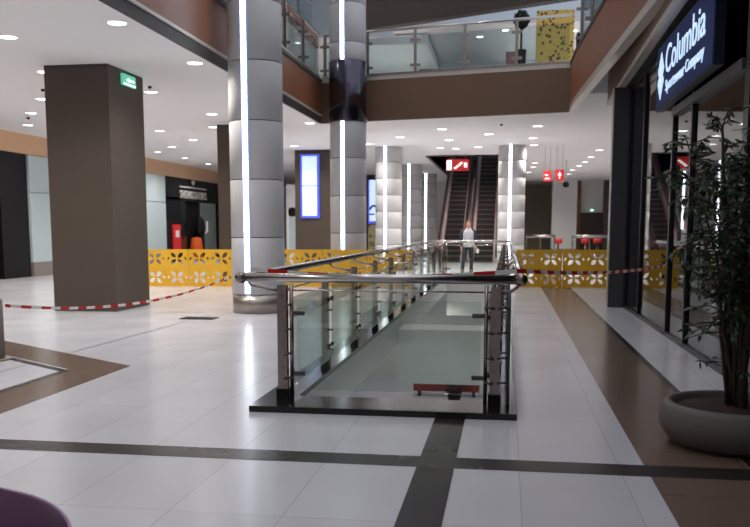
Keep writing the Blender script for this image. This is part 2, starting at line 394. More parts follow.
def diamond(cy, cz, s):
    q = [(cy, cz-s), (cy+s*.86, cz), (cy, cz+s), (cy-s*.86, cz)]
    db.sideprism(q, 1.977, 1.986)
for iy in range(4):
    for iz in range(4):
        if (iy, iz) in ((0, 3), (3, 0)): continue
        cy = 12.06+(iy-1.5)*.076*1.0-(iz-1.5)*.076; cz = 3.45+(iy-1.5)*.082+(iz-1.5)*.082
        diamond(cy, cz, .064)
db.build('emblem', 'letter', t)

# shop interior
t = thing('clothes_rack', 'chrome clothes rack standing inside the dark shop', 'clothes rack', (3.1, 9.3, 0))
MB().tube([(3.1, 8.3, 1.55), (3.1, 10.4, 1.55)], .018).build('rail', 'steel', t)
for y in (8.4, 10.3): MB().tube([(3.1, y, .02), (3.1, y, 1.55)], .018).tube([(2.8, y, .03), (3.4, y, .03)], .018).build('leg', 'steel', t)
for i in range(9):
    y = 8.55+i*.2; m = ['orange', 'jnavy', 'jred', 'orange', 'jred', 'jnavy', 'orange', 'jred', 'orange'][i]
    r = MB()
    r.lathe([(.05, .78), (.17, .72), (.21, .6), (.2, .3), (.22, 0), (.0, .02)], (3.1, y, .72), 14, 0, 1, .3)
    for s in (-1, 1): r.tube([(3.1+s*.16, y, 1.42), (3.1+s*.25, y, 1.15), (3.1+s*.27, y, .85)], [.06, .055, .045], 8)
    r.tube([(3.1, y, 1.48), (3.14, y, 1.53), (3.13, y, 1.575), (3.1, y, 1.582)], .006, 6)
    o = r.build('jacket', m)
    cn = {'orange': 'orange', 'jred': 'dull red', 'jnavy': 'navy'}[m]
    tag(o, '%s jacket hanging %s from the door end of the shop rack' % (cn, ORD[i]), 'jacket', 'jackets on the shop rack')
t = thing('display_light', 'violet lit tube glowing inside the shop behind the plant', 'light', (4.0, 12.6, 2.0))
MB().box(4.0, 4.06, 12.3, 13.0, 1.95, 2.02).build('tube', 'violet', t); MB().box(4.06, 4.1, 12.25, 13.05, 1.93, 2.04).box(4.07, 4.09, 12.6, 12.7, .005, 1.93).build('housing', 'black', t)
t = thing('display_light', 'upright blue tube light inside the shop beside the doors', 'light', (3.3, 8.0, 1.2))
MB().box(3.3, 3.34, 10.9, 10.96, 1.7, 2.3).build('tube', 'bluetube', t); MB().box(3.34, 3.38, 10.85, 11.01, 1.66, 2.34).box(3.35, 3.37, 10.91, 10.95, .005, 1.66).build('housing', 'black', t)
t = thing('display_shelf', 'dark wall shelf unit inside the shop', 'shelf', (5.8, 10, 0))
for z in (.4, .95, 1.5, 2.05): MB().box(5.5, 5.95, 7, 13.5, z, z+.04).build('shelf_board', 'greymetal', t)
for y in (7, 10.2, 13.5): MB().box(5.5, 5.95, y-.02, y+.02, 0, 2.3).build('upright', 'greymetal', t)

# ------------------------------------------------------------------ shopfronts on the left wall
t = thing('shopfront', 'black shopfront with a lowered dark roller shutter', 'shopfront', (-14.2, 19, 0))
MB().box(-14.28, -14.12, 15, 23.7, 3.2, 3.62).build('header', 'black', t)
MB().box(-14.28, -14.10, 22.3, 23.7, 0, 3.62).build('jamb', 'black', t)
MB().box(-14.28, -14.2, 15, 22.1, 2.55, 3.2).build('shutter_box', 'blackmetal', t)
sh = MB()
for k in range(28): sh.box(-14.25, -14.21+(.015 if k % 2 else 0), 15, 22.1, .03+k*.09, .03+k*.09+.084)
sh.build('roller_shutter', 'shutter', t)
def pilaster(y0, y1, lab):
    t = thing('wall_pilaster', lab, 'pilaster', (-14.1, (y0+y1)/2, 0))
    MB().box(-14.3, -14.05, y0, y1, .42, 2.5).box(-14.3, -14.05, y0, y1, 2.52, 3.6).build('cladding', 'palewall', t)
    MB().box(-14.3, -14.03, y0, y1, 0, .42).build('plinth', 'greyplinth', t)
    return t
pilaster(23.75, 25.4, 'pale clad wall pilaster beside the black shuttered shopfront')
pilaster(32.0, 34.0, 'pale clad wall pilaster beside the dark lettered shopfront')
t = thing('shopfront', 'dim shop window between the two pale pilasters', 'shopfront', (-14.2, 28, 0))
MB().box(-14.28, -14.15, 25.45, 31.9, 3.2, 3.62).build('header', 'blackmetal', t)
for y in (25.55, 28.5, 31.8): MB().box(-14.25, -14.15, y-.05, y+.05, 0, 3.2).build('mullion', 'blackmetal', t)
MB().box(-14.22, -14.2, 25.6, 31.75, 0, 3.2).build('glass_pane', 'glass_shop', t)
t = thing('shopfront', 'dark lettered shopfront with glass panes and red poster', 'shopfront', (-14.2, 37, 0))
MB().box(-14.28, -14.12, 34.05, 41, 2.66, 3.62).build('header', 'blackmetal', t)
for y0, y1 in ((34.05, 35.9), (40.7, 41)): MB().box(-14.26, -14.12, y0, y1, 0, 2.78).build('jamb', 'blackmetal', t)
for y0, y1 in ((35.9, 36.6),): MB().box(-14.2, -14.18, y0, y1, .05, 2.78).build('glass_pane', 'glass_up', t)
MB().box(-14.29, -14.26, 36.6, 38.3, .0, 2.78).build('doorway', 'black', t)
MB().box(-14.24, -14.2, 38.5, 40.6, .1, 2.62).build('display_panel', 'greyglass', t)
me, a, c = text_mesh('SAGIAKOSTORES', .46, .02, .0)
k = 3.3/(c-a)
for v in me.vertices: v.co.x = (v.co.x-a)*k; v.co.y *= 1.05
me.transform(Matrix.Translation((-14.1, 35.75, 2.76)) @ Matrix.Rotation(PI/2, 4, 'Z') @ Matrix.Rotation(PI/2, 4, 'X')); me.materials.append(M['letter_white'])
link('lettering', me, t)
MB().box(-14.12, -14.09, 35.75, 39.05, 3.22, 3.28).build('sign_bar', 'letter_white', t)
eb = MB(); eb.sideprism([(37.2, 3.58), (37.55, 3.58), (37.55, 3.45), (37.38, 3.36), (37.2, 3.45)], -14.12, -14.09); eb.build('emblem', 'letter_white', t)
o = MB().box(-14.09, -14.03, 34.75, 35.55, .5, 1.6, 0).build('poster_stand', 'redlit'); tag(o, 'red upright poster board before the lettered shopfront', 'poster')
MB().box(-14.03, -14.02, 34.95, 35.35, 1.05, 1.35).build('poster_mark', 'white', o)
t = thing('clothes_stand', 'shop stand with orange and dark clothes in the lettered shop doorway', 'clothes stand', (-13.9, 37.4, 0))
MB().lathe([(.28, .1), (.3, .5), (.22, 1.0), (.0, 1.05)], (-13.95, 37.2, 0), 14).build('clothing', 'orange', t)
MB().lathe([(.2, 1.0), (.24, 1.5), (.2, 1.8), (.05, 1.95), (0, 2.0)], (-13.95, 37.7, 0), 14).lathe([(.2, 0), (.2, 1.0)], (-13.95, 37.7, 0), 14).build('clothing', 'black', t)
MB().tube([(-13.95, 37.8, 1.05), (-13.7, 37.95, 1.3), (-13.72, 38.0, 1.75)], .05, 8).build('clothing', 'white', t)

# ------------------------------------------------------------------ brown square columns
def brown_column(x0, x1, y0, y1, lab):
    t = thing('square_column', lab, 'column', ((x0+x1)/2, (y0+y1)/2, 0))
    MB().box(x0, x1, y0, y1, .0, 4.2).build('shaft', 'brown', t, bevel=.012)
    MB().box(x0+.02, x1-.02, y0-.004, y1+.004, 4.14, 4.197).build('top_dark_band', 'darkband', t)  # thin darker strip across the top of the shaft
    return t
brown_column(-7.86, -6.70, 13.9, 15.3, 'large brown square column with the green exit sign')
brown_column(-7.75, -6.6, 22.4, 23.9, 'slim looking brown square column between the lettered shopfront and the nearest round column'.replace('the nearest round', 'a round'))
brown_column(-7.52, -6.23, 30, 31.4, 'brown square column carrying the pale blue lit screens')
t = thing('exit_sign', 'small green lit exit sign high on the large brown column', 'sign', (-6.69, 14.6, 4.05))
MB().box(-6.698, -6.655, 14.38, 14.9, 3.94, 4.13).build('housing', 'exit', t, bevel=.004)
ex = MB(); ex.box(-6.654, -6.648, 14.62, 14.82, 4.02, 4.055).sideprism([(14.62, 4.0), (14.62, 4.075), (14.5, 4.038)], -6.654, -6.648)
ex.box(-6.654, -6.648, 14.4, 14.88, 3.945, 3.975)
ex.build('arrow', 'exit_white', t)

# ------------------------------------------------------------------ round columns with light strips
def round_column(x, y, lab, top, r=.455, base=.33, seg_h=.967, ang=-.12, collar=None, ph=0):
    t = thing('round_column', lab, 'column', (x, y, 0))
    MB().lathe([(r*.985, 0), (r*.985, base-.01)], (0, 0, 0), 48).build('plinth', 'steel_plinth', t, True)
    MB().lathe([(r-.02, base-.01), (r-.02, top)], (0, 0, 0), 32).build('core', 'seam', t, True)
    z = base+ph
    def drum(a, b2):
        MB().lathe([(r-.006, a), (r, a+.006), (r, b2-.006), (r-.006, b2)], (0, 0, 0), 56).build('cladding_panel', 'alu', t, True)
    if ph > .05: drum(base, z-.014)
    while z < top-.02:
        b2 = min(z+seg_h-.014, top)
        if collar and z < collar[1] and b2 > collar[0]:
            if z < collar[0]-.05: drum(z, collar[0]-.01)
            if b2 > collar[1]+.05: drum(collar[1]+.01, b2)
        else: drum(z, b2)
        z += seg_h
    if collar: MB().lathe([(r+.015, collar[0]), (r+.02, collar[0]+.01), (r+.02, collar[1]-.01), (r+.015, collar[1])], (0, 0, 0), 56).build('collar', 'collar', t, True)
    R = Matrix.Rotation(ang, 4, 'Z')
    spans = [(base+.02, top)] if not collar else [(base+.02, collar[0]-.01), (collar[1]+.01, top)]
    for a, b2 in spans:
        for nm, w, d0, d1, mm in (('fringe_channel', .062, -.03, .012, 'strip_fringe'), ('light_strip', .043, -.02, .018, 'strip')):
            q = MB(); q.box(-w, w, -r-d1, -r-d0, a, b2); q.bm.transform(R); q.build(nm, mm, t, True)
    return t
round_column(-4.25, 14.3, 'big grey panelled round column with light strip beside the void', 9.5)
round_column(-4.0, 21.5, 'round column with mirrored dark collar at the bridge gallery', 9.5, collar=(4.08, 5.54), seg_h=.93, ph=.07)
round_column(-4.07, 29.5, 'pale round column with light strip next to the blue arc totem screen', 4.19, seg_h=.56)
round_column(-4.17, 37.5, 'far round column with light strip beside the escalator, closer of two', 4.19, seg_h=.56)
round_column(-4.05, 44.0, 'farthest round column with light strip partly behind the escalator', 4.19, seg_h=.56)
round_column(.13, 29.5, 'pale round column with light strip on the barrier side of the escalators', 4.19, seg_h=.56)

# wall screens
t = thing('mounted_screen', 'tall pale blue lit screen of two panels on the brown column', 'screen', (-6.95, 29.98, 2.9))
MB().box(-7.30, -6.62, 29.93, 29.995, 1.8, 4.04).build('bezel', 'screen_edge', t)
for z0, z1 in ((1.88, 2.92), (2.95, 3.97)): MB().box(-7.23, -6.70, 29.915, 29.93, z0, z1).build('screen_panel', 'screen', t)
t = thing('totem_screen', 'slim lit totem with dark blue arc over an olive poster', 'screen', (-5.12, 33, 0))
MB().box(-5.42, -4.86, 33.02, 33.3, 0, 3.5).build('casing', 'blackmetal', t)
MB().box(-5.36, -4.9, 33.0, 33.02, 1.62, 3.3).build('screen_panel', 'screen_edge', t)
MB().box(-5.30, -4.95, 32.99, 33.0, 1.72, 3.3).build('screen_panel', 'screen', t)
ab = MB(); pts = [(-5.13+.14*math.cos(a), 32.98, 2.15+.16*math.sin(a)) for a in [PI*1.0-i*PI*1.2/10 for i in range(11)]]
ab.tube(pts, .04, 8); ab.tube([(-5.3, 32.98, 1.98), (-5.1, 32.98, 1.98)], .03, 8); ab.build('arc_mark', 'signside', t)
MB().box(-5.36, -4.9, 33.0, 33.02, .2, 1.58).build('poster', 'camo', t)
t = thing('poster_board', 'white poster board showing a figure in a blue dress', 'poster', (-9.2, 36, 0))
MB().box(-9.42, -8.7, 36, 36.08, 0, 3.3).build('board', 'white', t)
pb = MB(); pb.prism([(-9.3, 35.99), (-8.95, 35.99), (-8.95, 35.998), (-9.3, 35.998)], .5, 1.0)
pb.build('printed_dress', 'palewall', t)
pb = MB(); pb.box(-9.28, -9.02, 35.985, 35.998, .45, 1.95); pb.build('printed_body', 'palewall', t)
pb = MB(); pb.lathe([(0, -.22), (.16, -.15), (.19, 0), (.16, .16), (0, .22)], (-9.15, 35.99, 2.12), 16, 0, 1, .06); pb.build('printed_hair', 'black', t)

# ------------------------------------------------------------------ yellow barrier panels
def barrier_mesh():
    cu = bpy.data.curves.new('barrier', 'CURVE'); cu.dimensions = '2D'; cu.fill_mode = 'BOTH'; cu.extrude = .009
    def spl(pts):
        s = cu.splines.new('POLY'); s.points.add(len(pts)-1); s.use_cyclic_u = True
        for p, q in zip(s.points, pts): p.co = (q[0], q[1], 0, 1)
    W, H = 1.11, .92
    spl([(0, 0), (W, 0), (W, H), (0, H)])
    def leaf(cx, cy, a, L, w):
        pts = []
        for i in range(9):
            u = i/8; pts.append((u*L-L/2, w*math.sin(PI*u)))
        for i in range(1, 8):
            u = 1-i/8; pts.append((u*L-L/2, -w*math.sin(PI*u)))
        spl([(cx+x*math.cos(a)-y*math.sin(a), cy+x*math.sin(a)+y*math.cos(a)) for x, y in pts])
    for i in range(2):
        for cy in (.225, .695):
            cx = .2775+.555*i
            for k in range(4):
                a = PI/4+k*PI/2
                leaf(cx+.125*math.cos(a), cy+.115*math.sin(a), a, .19, .042 if k % 2 else .05)
            for k in (0, 1): leaf(cx+(.215 if k else -.215), cy, PI/2+.5*(1 if k else -1), .10, .022)
    o = bpy.data.objects.new('barrier', cu); COL.objects.link(o)
    me = eval_mesh(o)
    me.transform(Matrix.Rotation(PI/2, 4, 'X')); me.materials.clear(); me.materials.append(M['yellow'])
    return me
BM_ = barrier_mesh()
def barrier(x, y, rz, lab):
    t = thing('yellow_barrier', lab, 'barrier', (x, y, 0), 'yellow cut-out barrier panels across the hall', rz)
    o = link('panel', BM_, t, True)
    for dx in (.12, .99): MB().box(dx-.03, dx+.03, -.18, .18, 0, .012).box(dx-.02, dx+.02, .01, .03, 0, .5).build('foot', 'yellow', t, True)
xs0 = -8.98; slope = math.atan2(.7, 6.75)
for i in range(6):
    s = i*1.122
    where = ['standing by the large brown column', 'second from the large brown column', 'just before the big grey round column', 'third from the glass railing, under the poster board', 'under the lit screens and mirrored collar column', 'touching the glass railing of the void'][i]
    barrier(xs0+s*math.cos(slope), 20.25+s*math.sin(slope), slope, 'yellow cut-out barrier panel '+where)
barrier(.24, 21.3, .05, 'yellow cut-out barrier panel on the shop side of the void railing')
barrier(1.365, 21.36, .05, 'yellow cut-out barrier panel standing behind the shop corner pillar')

# ------------------------------------------------------------------ glass railing round the void
t = thing('void_railing', 'steel and glass railing standing round the floor void', 'railing', (-.95, 15, 0))
PXL, PXR, PYF, PYB = -1.81, -.075, 6.76, 25.08
HL, HR, HF, HB = -2.11, .115, 6.60, 25.3
ZH = 1.055
MB().tube([(HL-.03, HF, ZH), (HR+.03, HF, ZH)], .036, 16).build('handrail', 'steel', t)
MB().tube([(HL-.03, HB, ZH), (HR+.03, HB, ZH)], .036, 16).build('handrail', 'steel', t)
for hx in (HL, HR): MB().tube([(hx, HF-.02, ZH), (hx, HB+.02, ZH)], .034, 14).build('handrail', 'steel', t)
for x in (HL, HR):
    for y in (HF, HB): MB().ball((x, y, ZH), .05, 14).build('corner_joint', 'steel_dark', t)
def post(x, y, out, w=.062):
    q = MB()
    q.box(x-w/2, x+w/2, y-.032, y-.02, .05, .985).box(x-w/2, x+w/2, y+.02, y+.032, .05, .985)
    for z in (.12, .3, .5, .7, .9): q.tube([(x, y-.045, z), (x, y+.045, z)], .011, 8)
    p = q.build('post', 'steel_dark', t)
    MB().box(x-w/2-.012, x+w/2+.012, y-.045, y+.045, .05, .13).build('post_foot', 'black', p)
    hx = HL if out < 0 else HR
    if out > 0:
        sp = MB().tube([(x+.105, y, .05), (x+.105, y, .97)], .0135, 8)
        for z in (.22, .42, .62, .82): sp.tube([(x+.02, y-.04, z), (x+.06, y-.05, z+.012), (x+.105, y-.02, z)], .010, 6)
        sp.build('slim_post', 'greymetal', p)
    MB().tube([(x, y, .94), (x+out*.12, y, .955), (hx-out*.03, y, .985), (hx, y, ZH-.02)], [.014, .013, .012, .011], 8).build('bracket_arm', 'steel_dark', p)
    for z in (.22, .42, .62, .82):
        MB().tube([(x-out*w*.2, y-.045, z), (x-out*w*.4, y-.06, z), (x-out*(w*.5+.02), y-.06, z+.012), (x-out*(w*.5+.045), y-.02, z+.004)], .0105, 6).build('clamp_hook', 'greymetal', p)
    return p
NP = 12; ys = [PYF+(PYB-PYF)*k/(NP-1) for k in range(NP)]
for k, y in enumerate(ys):
    w = .078 if k in (0, NP-1) else .06
    post(PXL, y, -1, w); post(PXR, y, 1, w)
for x, s in ((PXL, -1), (PXR, 1)):
    for k in range(NP-1):
        y0, y1 = ys[k]+.06, ys[k+1]-.06
        g = MB().box(x-s*.055-.005, x-s*.055+.005, y0+.02, y1-.02, .13, .88).build('glass_panel', 'glass_rail', t)
        for yy in (y0, y1-.05):
            for z in (.25, .72): MB().box(x-s*.055-.014, x-s*.055+.014, yy, yy+.05, z, z+.04).build('glass_clip', 'greymetal', g)
    MB().tube([(x, PYF, .945), (x, PYB, .945)], .007, 8).build('thin_rail', 'steel', t)
for y, s in ((PYF, -1), (PYB, 1)):
    MB().tube([(PXL, y, .945), (PXR, y, .945)], .007, 8).build('thin_rail', 'steel', t)
    x0, x1 = PXL+.075, PXR-.075
    for x in (x0, x1): MB().tube([(x, y, .05), (x, y, 1.0)], .016, 10).build('slim_post', 'steel_dark', t)
    g = MB().box(x0+.045, x1-.04, y-.005, y+.005, .12, .87).build('glass_panel', 'glass_rail', t)
    for xa in (x0+.01, x1-.11):
        for z in (.24, .74): MB().box(xa, xa+.1, y-.014, y+.014, z, z+.034).build('glass_clip', 'greymetal', g)

# ------------------------------------------------------------------ barrier tape
def tape(path, lab, n=60, w=.036):
    pts = [Vector(p) for p in path]
    L = [0]
    for a, c in zip(pts, pts[1:]): L.append(L[-1]+(c-a).length)
    tot = L[-1]; step = .085; n = int(tot/step)
    bm = bmesh.new(); prev = None
    for i in range(n+1):
        s = tot*i/n
        j = max(k for k in range(len(L)) if L[k] <= s+1e-6); j = min(j, len(pts)-2)
        u = (s-L[j])/(L[j+1]-L[j]); p = pts[j].lerp(pts[j+1], u)
        tw = .35*math.sin(s*1.7)
        d = (pts[j+1]-pts[j]).normalized(); side = d.cross(Vector((0, 0, 1))).normalized()
        up = Vector((0, 0, 1))*math.cos(tw)+side*math.sin(tw)
        q = (bm.verts.new(p-up*w/2), bm.verts.new(p+up*w/2))
        if prev:
            f = bm.faces.new((prev[0], q[0], q[1], prev[1])); f.material_index = (i//2) % 2
        prev = q
    bmesh.ops.solidify(bm, geom=bm.faces[:], thickness=.002)
    me = bpy.data.meshes.new('barrier_tape'); bm.to_mesh(me); bm.free()
    me.materials.append(M['tape_red']); me.materials.append(M['tape_white'])
    return tag(link('barrier_tape', me), lab, 'tape')
def sag(a, c, d, n=16):
    return [Vector(a).lerp(Vector(c), i/n)-Vector((0, 0, d*4*(i/n)*(1-i/n))) for i in range(n+1)]
tape(sag((-5.46, 8.62, .60), (-4.66, 13.92, .62), .20), 'red and white tape sagging from the short post to the big grey column')
pA, pB, pC, pD = (-4.2, 13.80, .60), (-2.11, 6.86, 1.112), (.115, 6.86, 1.112), (gx(11.62)-.06, 11.9, .95)
tape(sag(pA, pB, .05)+sag(pB, pC, .055, 14)[1:]+sag(pC, pD, .05)[1:], 'red and white tape laid over the railing and tied to the shopfront')
t = thing('short_post', 'short grey post holding one end of the striped tape', 'post', (-5.54, 8.56, 0))
MB().lathe([(.1, .02), (.1, .66), (.09, .68)], (-5.57, 8.56, 0), 20).build('shaft', 'greyplinth', t)
MB().lathe([(.16, 0), (.16, .02)], (-5.57, 8.56, 0), 20).build('base', 'greyplinth', t)

# floor grate
o = MB().box(-5.16, -4.60, 12.9, 13.2, .001, .012); 
for k in range(9): o.box(-5.14+k*.058, -5.11+k*.058, 12.92, 13.18, .012, .018)
tag(o.build('floor_grate', 'blackmetal'), 'small dark grate set in the floor before the big grey column', 'grate')

# ------------------------------------------------------------------ potted plant
PXc, PYc = 1.54, 5.93
t = thing('potted_plant', 'tall leafy dark green plant in a low round grey bowl', 'potted plant', (PXc, PYc, 0))
MB().lathe([(.36, 0), (.42, .03), (.475, .11), (.487, .17), (.465, .25), (.44, .285), (.41, .285), (.40, .26), (.39, .22), (0, .22)], (PXc, PYc, 0), 56).build('pot', 'pot', t)
MB().lathe([(.384, .20), (.37, .245), (.2, .26), (0, .265)], (PXc, PYc, 0), 32).build('soil', 'soil', t)
rnd = random.Random(11)
lv = MB()
def leafq(p, d, L, W):
    if p.x+d.normalized().x*L > 2.10: return
    d = d.normalized(); up = Vector((0, 0, 1)); s = d.cross(up)
    s = s.normalized() if s.length > .05 else Vector((1, 0, 0))
    s = (s+Vector((rnd.gauss(0, .35), rnd.gauss(0, .35), rnd.gauss(0, .35)))).normalized(); n = s.cross(d).normalized()
    a = p; b1 = p+d*L*.35+s*W+n*W*.3; b2 = p+d*L*.35-s*W+n*W*.3; c1 = p+d*L*.72+s*W*.7-n*L*.03; c2 = p+d*L*.72-s*W*.7-n*L*.03; e = p+d*L-n*L*.12
    m1 = p+d*L*.35; m2 = p+d*L*.72-n*L*.05
    V = [lv.bm.verts.new(x) for x in (a, b1, m1, b2, c1, m2, c2, e)]
    for q in ((0, 1, 2), (0, 2, 3), (1, 4, 5, 2), (2, 5, 6, 3), (4, 7, 5), (5, 7, 6)):
        lv.bm.faces.new([V[i] for i in q]).smooth = True
stems = []
for i in range(13):
    a = i*2.4+rnd.uniform(-.3, .3); r0 = .01+.05*rnd.random()
    lean = .12+.42*rnd.random() if i > 2 else .05+.08*i
    h = rnd.uniform(1.4, 2.15) if i > 2 else 2.2-.08*i
    base = Vector((PXc+r0*math.cos(a), PYc+r0*math.sin(a), .24))
    pts = []
    for k in range(8):
        u = k/7
        pts.append(base+Vector((math.cos(a)*lean*u**1.5+rnd.gauss(0, .012), math.sin(a)*lean*u**1.5*.8+rnd.gauss(0, .012), (h-.24)*u)))
    r = .014 if i > 2 else .03
    for q in pts: q.x = min(q.x, 2.02)
    MB().tube(pts, [r*(1-.75*k/7) for k in range(8)], 8).build('stem', 'bark', t)
    stems.append(pts)
tw_ = MB()
for pts in stems:
    for k in range(1, 8):
        nb = 2 if k < 3 else 5
        for q in range(nb):
            if k == 7: p = pts[7]
            else: p = pts[k].lerp(pts[k+1], rnd.random())
            if p.z < .75 and rnd.random() < .75: continue
            a = rnd.uniform(0, 2*PI); d = Vector((math.cos(a), math.sin(a), rnd.uniform(-.1, .7))).normalized(); L = rnd.uniform(.10, .30)
            e = p+d*L+Vector((0, 0, -.05)); e.x = min(e.x, 2.08); mid = p.lerp(e, .55)+Vector((0, 0, .03))
            tw_.tube([p, mid, e], [.005, .004, .002], 5)
            for j in range(rnd.randint(8, 13)):
                u = .25+.75*rnd.random(); c = p.lerp(e, u)+Vector((0, 0, .02*(1-abs(2*u-1))))
                dd = d*.7+Vector((rnd.gauss(0, .7), rnd.gauss(0, .7), rnd.uniform(-.9, .25)))
                leafq(c, dd, rnd.uniform(.045, .08), rnd.uniform(.009, .014))
tw_.build('twig', 'bark', t)
lv.build('foliage', 'leaf', t)

# purple pouf at the bottom corner
t = thing('round_pouf', 'glossy dark purple round seat at the bottom corner of the picture', 'seat', (-2.23, 2.22, .0))
MB().lathe([(.80, 0), (.84, .05), (.87, .35), (.86, .41), (.80, .435), (0, .45)], (-2.23, 2.22, .0), 64).build('cushion', 'purple', t)
pp = MB(); pp.tube([(-2.23+.866*math.cos(2*PI*k/64), 2.22+.866*math.sin(2*PI*k/64), .405) for k in range(65)], .009, 8); pp.build('piping', 'purple_edge', t)

# ------------------------------------------------------------------ escalators
def escalator(xc, lab):
    t = thing('escalator', lab, 'escalator', (xc, 36.8, 0))
    n = 22; tr, ri = .4, .231
    MB().box(-.62, .62, -.9, .35, 0, .02).build('landing_plate', 'steel_plinth', t, True)
    for k in range(n):
        y = .35+k*tr; z = .02+k*ri
        MB().box(-.41, .41, y, y+tr+.02, z, z+ri-.03, 0).box(-.41, .41, y-.012, y+tr+.02, z+ri-.03, z+ri, 1).build('step', ['step', 'nosing'], t, True)
    run = n*tr; top = n*ri
    def prof(lo, hi, ext=.55):
        return [(-ext, 0+lo*.0), (.2, 0), (.35+run, top+lo), (.35+run+.3, top+lo), (.35+run+.3, top+hi), (.3+run, top+hi), (.15, hi), (-ext, hi)]
    for s in (-1, 1):
        x0, x1 = sorted((s*.53, s*.58))
        MB().sideprism(prof(0, .86), x0, x1).build('balustrade', 'maroon', t, True)
        x0, x1 = sorted((s*.415, s*.66))
        MB().sideprism(prof(0, .32, .6), x0, x1).build('skirt', 'pinksteel', t, True)
        path = [(s*.55, -.55, .2), (s*.55, -.72, .35), (s*.55, -.76, .55), (s*.55, -.68, .78), (s*.55, -.5, .9), (s*.55, .15, .9), (s*.55, .3+run, top+.9)]
        MB().tube(path, .038, 10).build('handrail', 'rubber', t, True)
    MB().sideprism([(.3, 0), (.5, -.02), (.35+run, top-.5), (.35+run+.2, top-.5), (.35+run+.2, top-.1), (.35+run, top-.02)], -.5, .5).build('truss', 'black', t, True)
    return t
escalator(-2.36, 'dark escalator on the light-strip column side, rising to the upper floor')
escalator(-.98, 'dark escalator beside the pale column, behind the standing man, rising')
struct(MB().box(-3.13, -3.05, 33, 47.5, 4.15, 5.3).box(-.2, -.12, 33, 47.5, 4.15, 5.3).box(-3.05, -.2, 47.4, 47.5, 4.15, 9).box(-3.05, -.2, 32.95, 33.0, 4.15, 5.3).build('trim_17', 'darkband'), 'dark lining of the escalator opening', 'lining')
struct(MB().box(-3.2, -.1, 46.4, 47.4, 5.05, 5.2).box(-3.4, .0, 33, 47.5, 7.3, 7.4).build('trim_18', 'void_dark'), 'dark upper landing above the escalators', 'landing')

# hanging red signs
def hang_sign(x, y, z0, z1, w, lab, marks):
    t = thing('hanging_sign', lab, 'sign', (x, y, (z0+z1)/2))
    MB().box(x-w/2, x+w/2, y, y+.05, z0, z1).build('board', 'redlit', t)
    for dx in (-w*.35, w*.35): MB().tube([(x+dx, y+.025, z1), (x+dx, y+.025, 4.2)], .008, 6).build('rod', 'steel', t)
    q = MB()
    for a, c, e, f_ in marks: q.box(x+a*w, x+c*w, y-.006, y, z0+e*(z1-z0), z0+f_*(z1-z0))
    q.build('white_mark', 'exit_white', t)
hang_sign(-1.86, 32.2, 3.56, 3.98, .84, 'red and white hanging sign before the escalators', [(-.48, -.26, .08, .92), (-.16, -.04, .18, .32), (-.07, .05, .32, .46), (.02, .14, .46, .60), (.11, .23, .60, .74), (.29, .42, .3, .7)])
hang_sign(1.34, 30.2, 3.05, 3.4, .26, 'smaller red hanging sign nearest the pale round column'.replace('nearest', 'closest to').replace('closest to', 'next to'), [(-.3, .1, .55, .65), (-.3, .3, .2, .3)])
hang_sign(1.74, 30.0, 3.05, 3.42, .28, 'larger red hanging sign with white figure above the white pillar', [(-.06, .06, .2, .8), (-.2, .2, .5, .62)])
t = thing('ceiling_camera', 'small black dome camera under the ceiling by the white pillar', 'camera', (2.35, 36, 3.6))
MB().tube([(2.35, 36, 3.3), (2.35, 36, 4.2)], .02, 8).build('stem', 'white', t); MB().ball((2.35, 36, 3.22), .13, 14).build('dome', 'black', t)

# far end: panels, pillars, second railing
def far(nm, x0, x1, z1, m, lab, y0=51.6, z0=0, cat='panel'):
    far.n += 1; return struct(MB().box(x0, x1, y0, 51.99, z0, z1).build('trim_%d' % far.n, m, bevel=.01), lab, cat)
far.n = 20
far('wall_panel', .9, 2.52, 4.0, 'brown', 'tall brown wall panel at the far end beside the white pillar')
t = thing('white_pillar', 'broad white square pillar at the far end of the hall', 'pillar', (3.25, 51, 0))
MB().box(2.56, 3.95, 50.6, 51.58, .25, 4.2).build('shaft', 'white_wall', t, bevel=.01); MB().box(2.54, 3.97, 50.58, 51.58, 0, .25).build('plinth', 'greyplinth', t)
far('wall_post', 3.99, 4.25, 4.2, 'wood', 'brown wall post next to the white pillar', cat='post')
far('wall_post', 5.55, 5.85, 4.2, 'brown', 'brown wall post close to the shop corner pillar', cat='post')
far('wall_panel', 4.27, 5.53, 2.35, 'upfascia', 'low dark brown panel between the two brown wall posts', 51.7)
t = thing('exit_sign', 'tiny green exit light above the low dark brown panel', 'light', (4.95, 51.6, 2.5)); 
MB().box(4.8, 5.05, 51.9, 51.99, 2.42, 2.56).build('housing', 'exit', t); MB().box(4.85, 5.0, 51.89, 51.9, 2.44, 2.54).build('lens', 'exit_white', t)
def far_rail(x0, x1, lab):
    t = thing('far_railing', lab, 'railing', ((x0+x1)/2, 43.7, 0))
    MB().tube([(x0, 43.7, 1.04), (x1, 43.7, 1.04)], .08, 12).build('handrail', 'steel', t)
    MB().box(x0+.05, x1-.05, 43.69, 43.71, .1, .85).build('glass_panel', 'glass_rail', t)
    for x in (x0+.03, (x0+x1)/2, x1-.03): MB().box(x-.03, x+.03, 43.66, 43.74, 0, .98).build('post', 'steel_dark', t)
far_rail(.95, 2.4, 'far steel railing before the tall brown wall panel')
far_rail(3.2, 4.95, 'far steel railing before the low dark brown panel')
for x, lab in ((2.62, 'red stool at the far railing, closest to the white pillar'), (4.0, 'red stool behind the far railing by the brown wall post'), (4.6, 'red stool behind the far railing close to the shop pillar')):
    t = thing('stool', lab, 'stool', (x, 45, 0), 'red stools at the far railing')
    MB().lathe([(.2, .0), (.2, .03), (.05, .06), (.05, .66)], (x, 45, 0), 14).build('base', 'steel', t)
    MB().lathe([(.2, .66), (.22, .7), (.22, .9), (.0, .92)], (x, 45, 0), 16).build('seat', 'red', t)

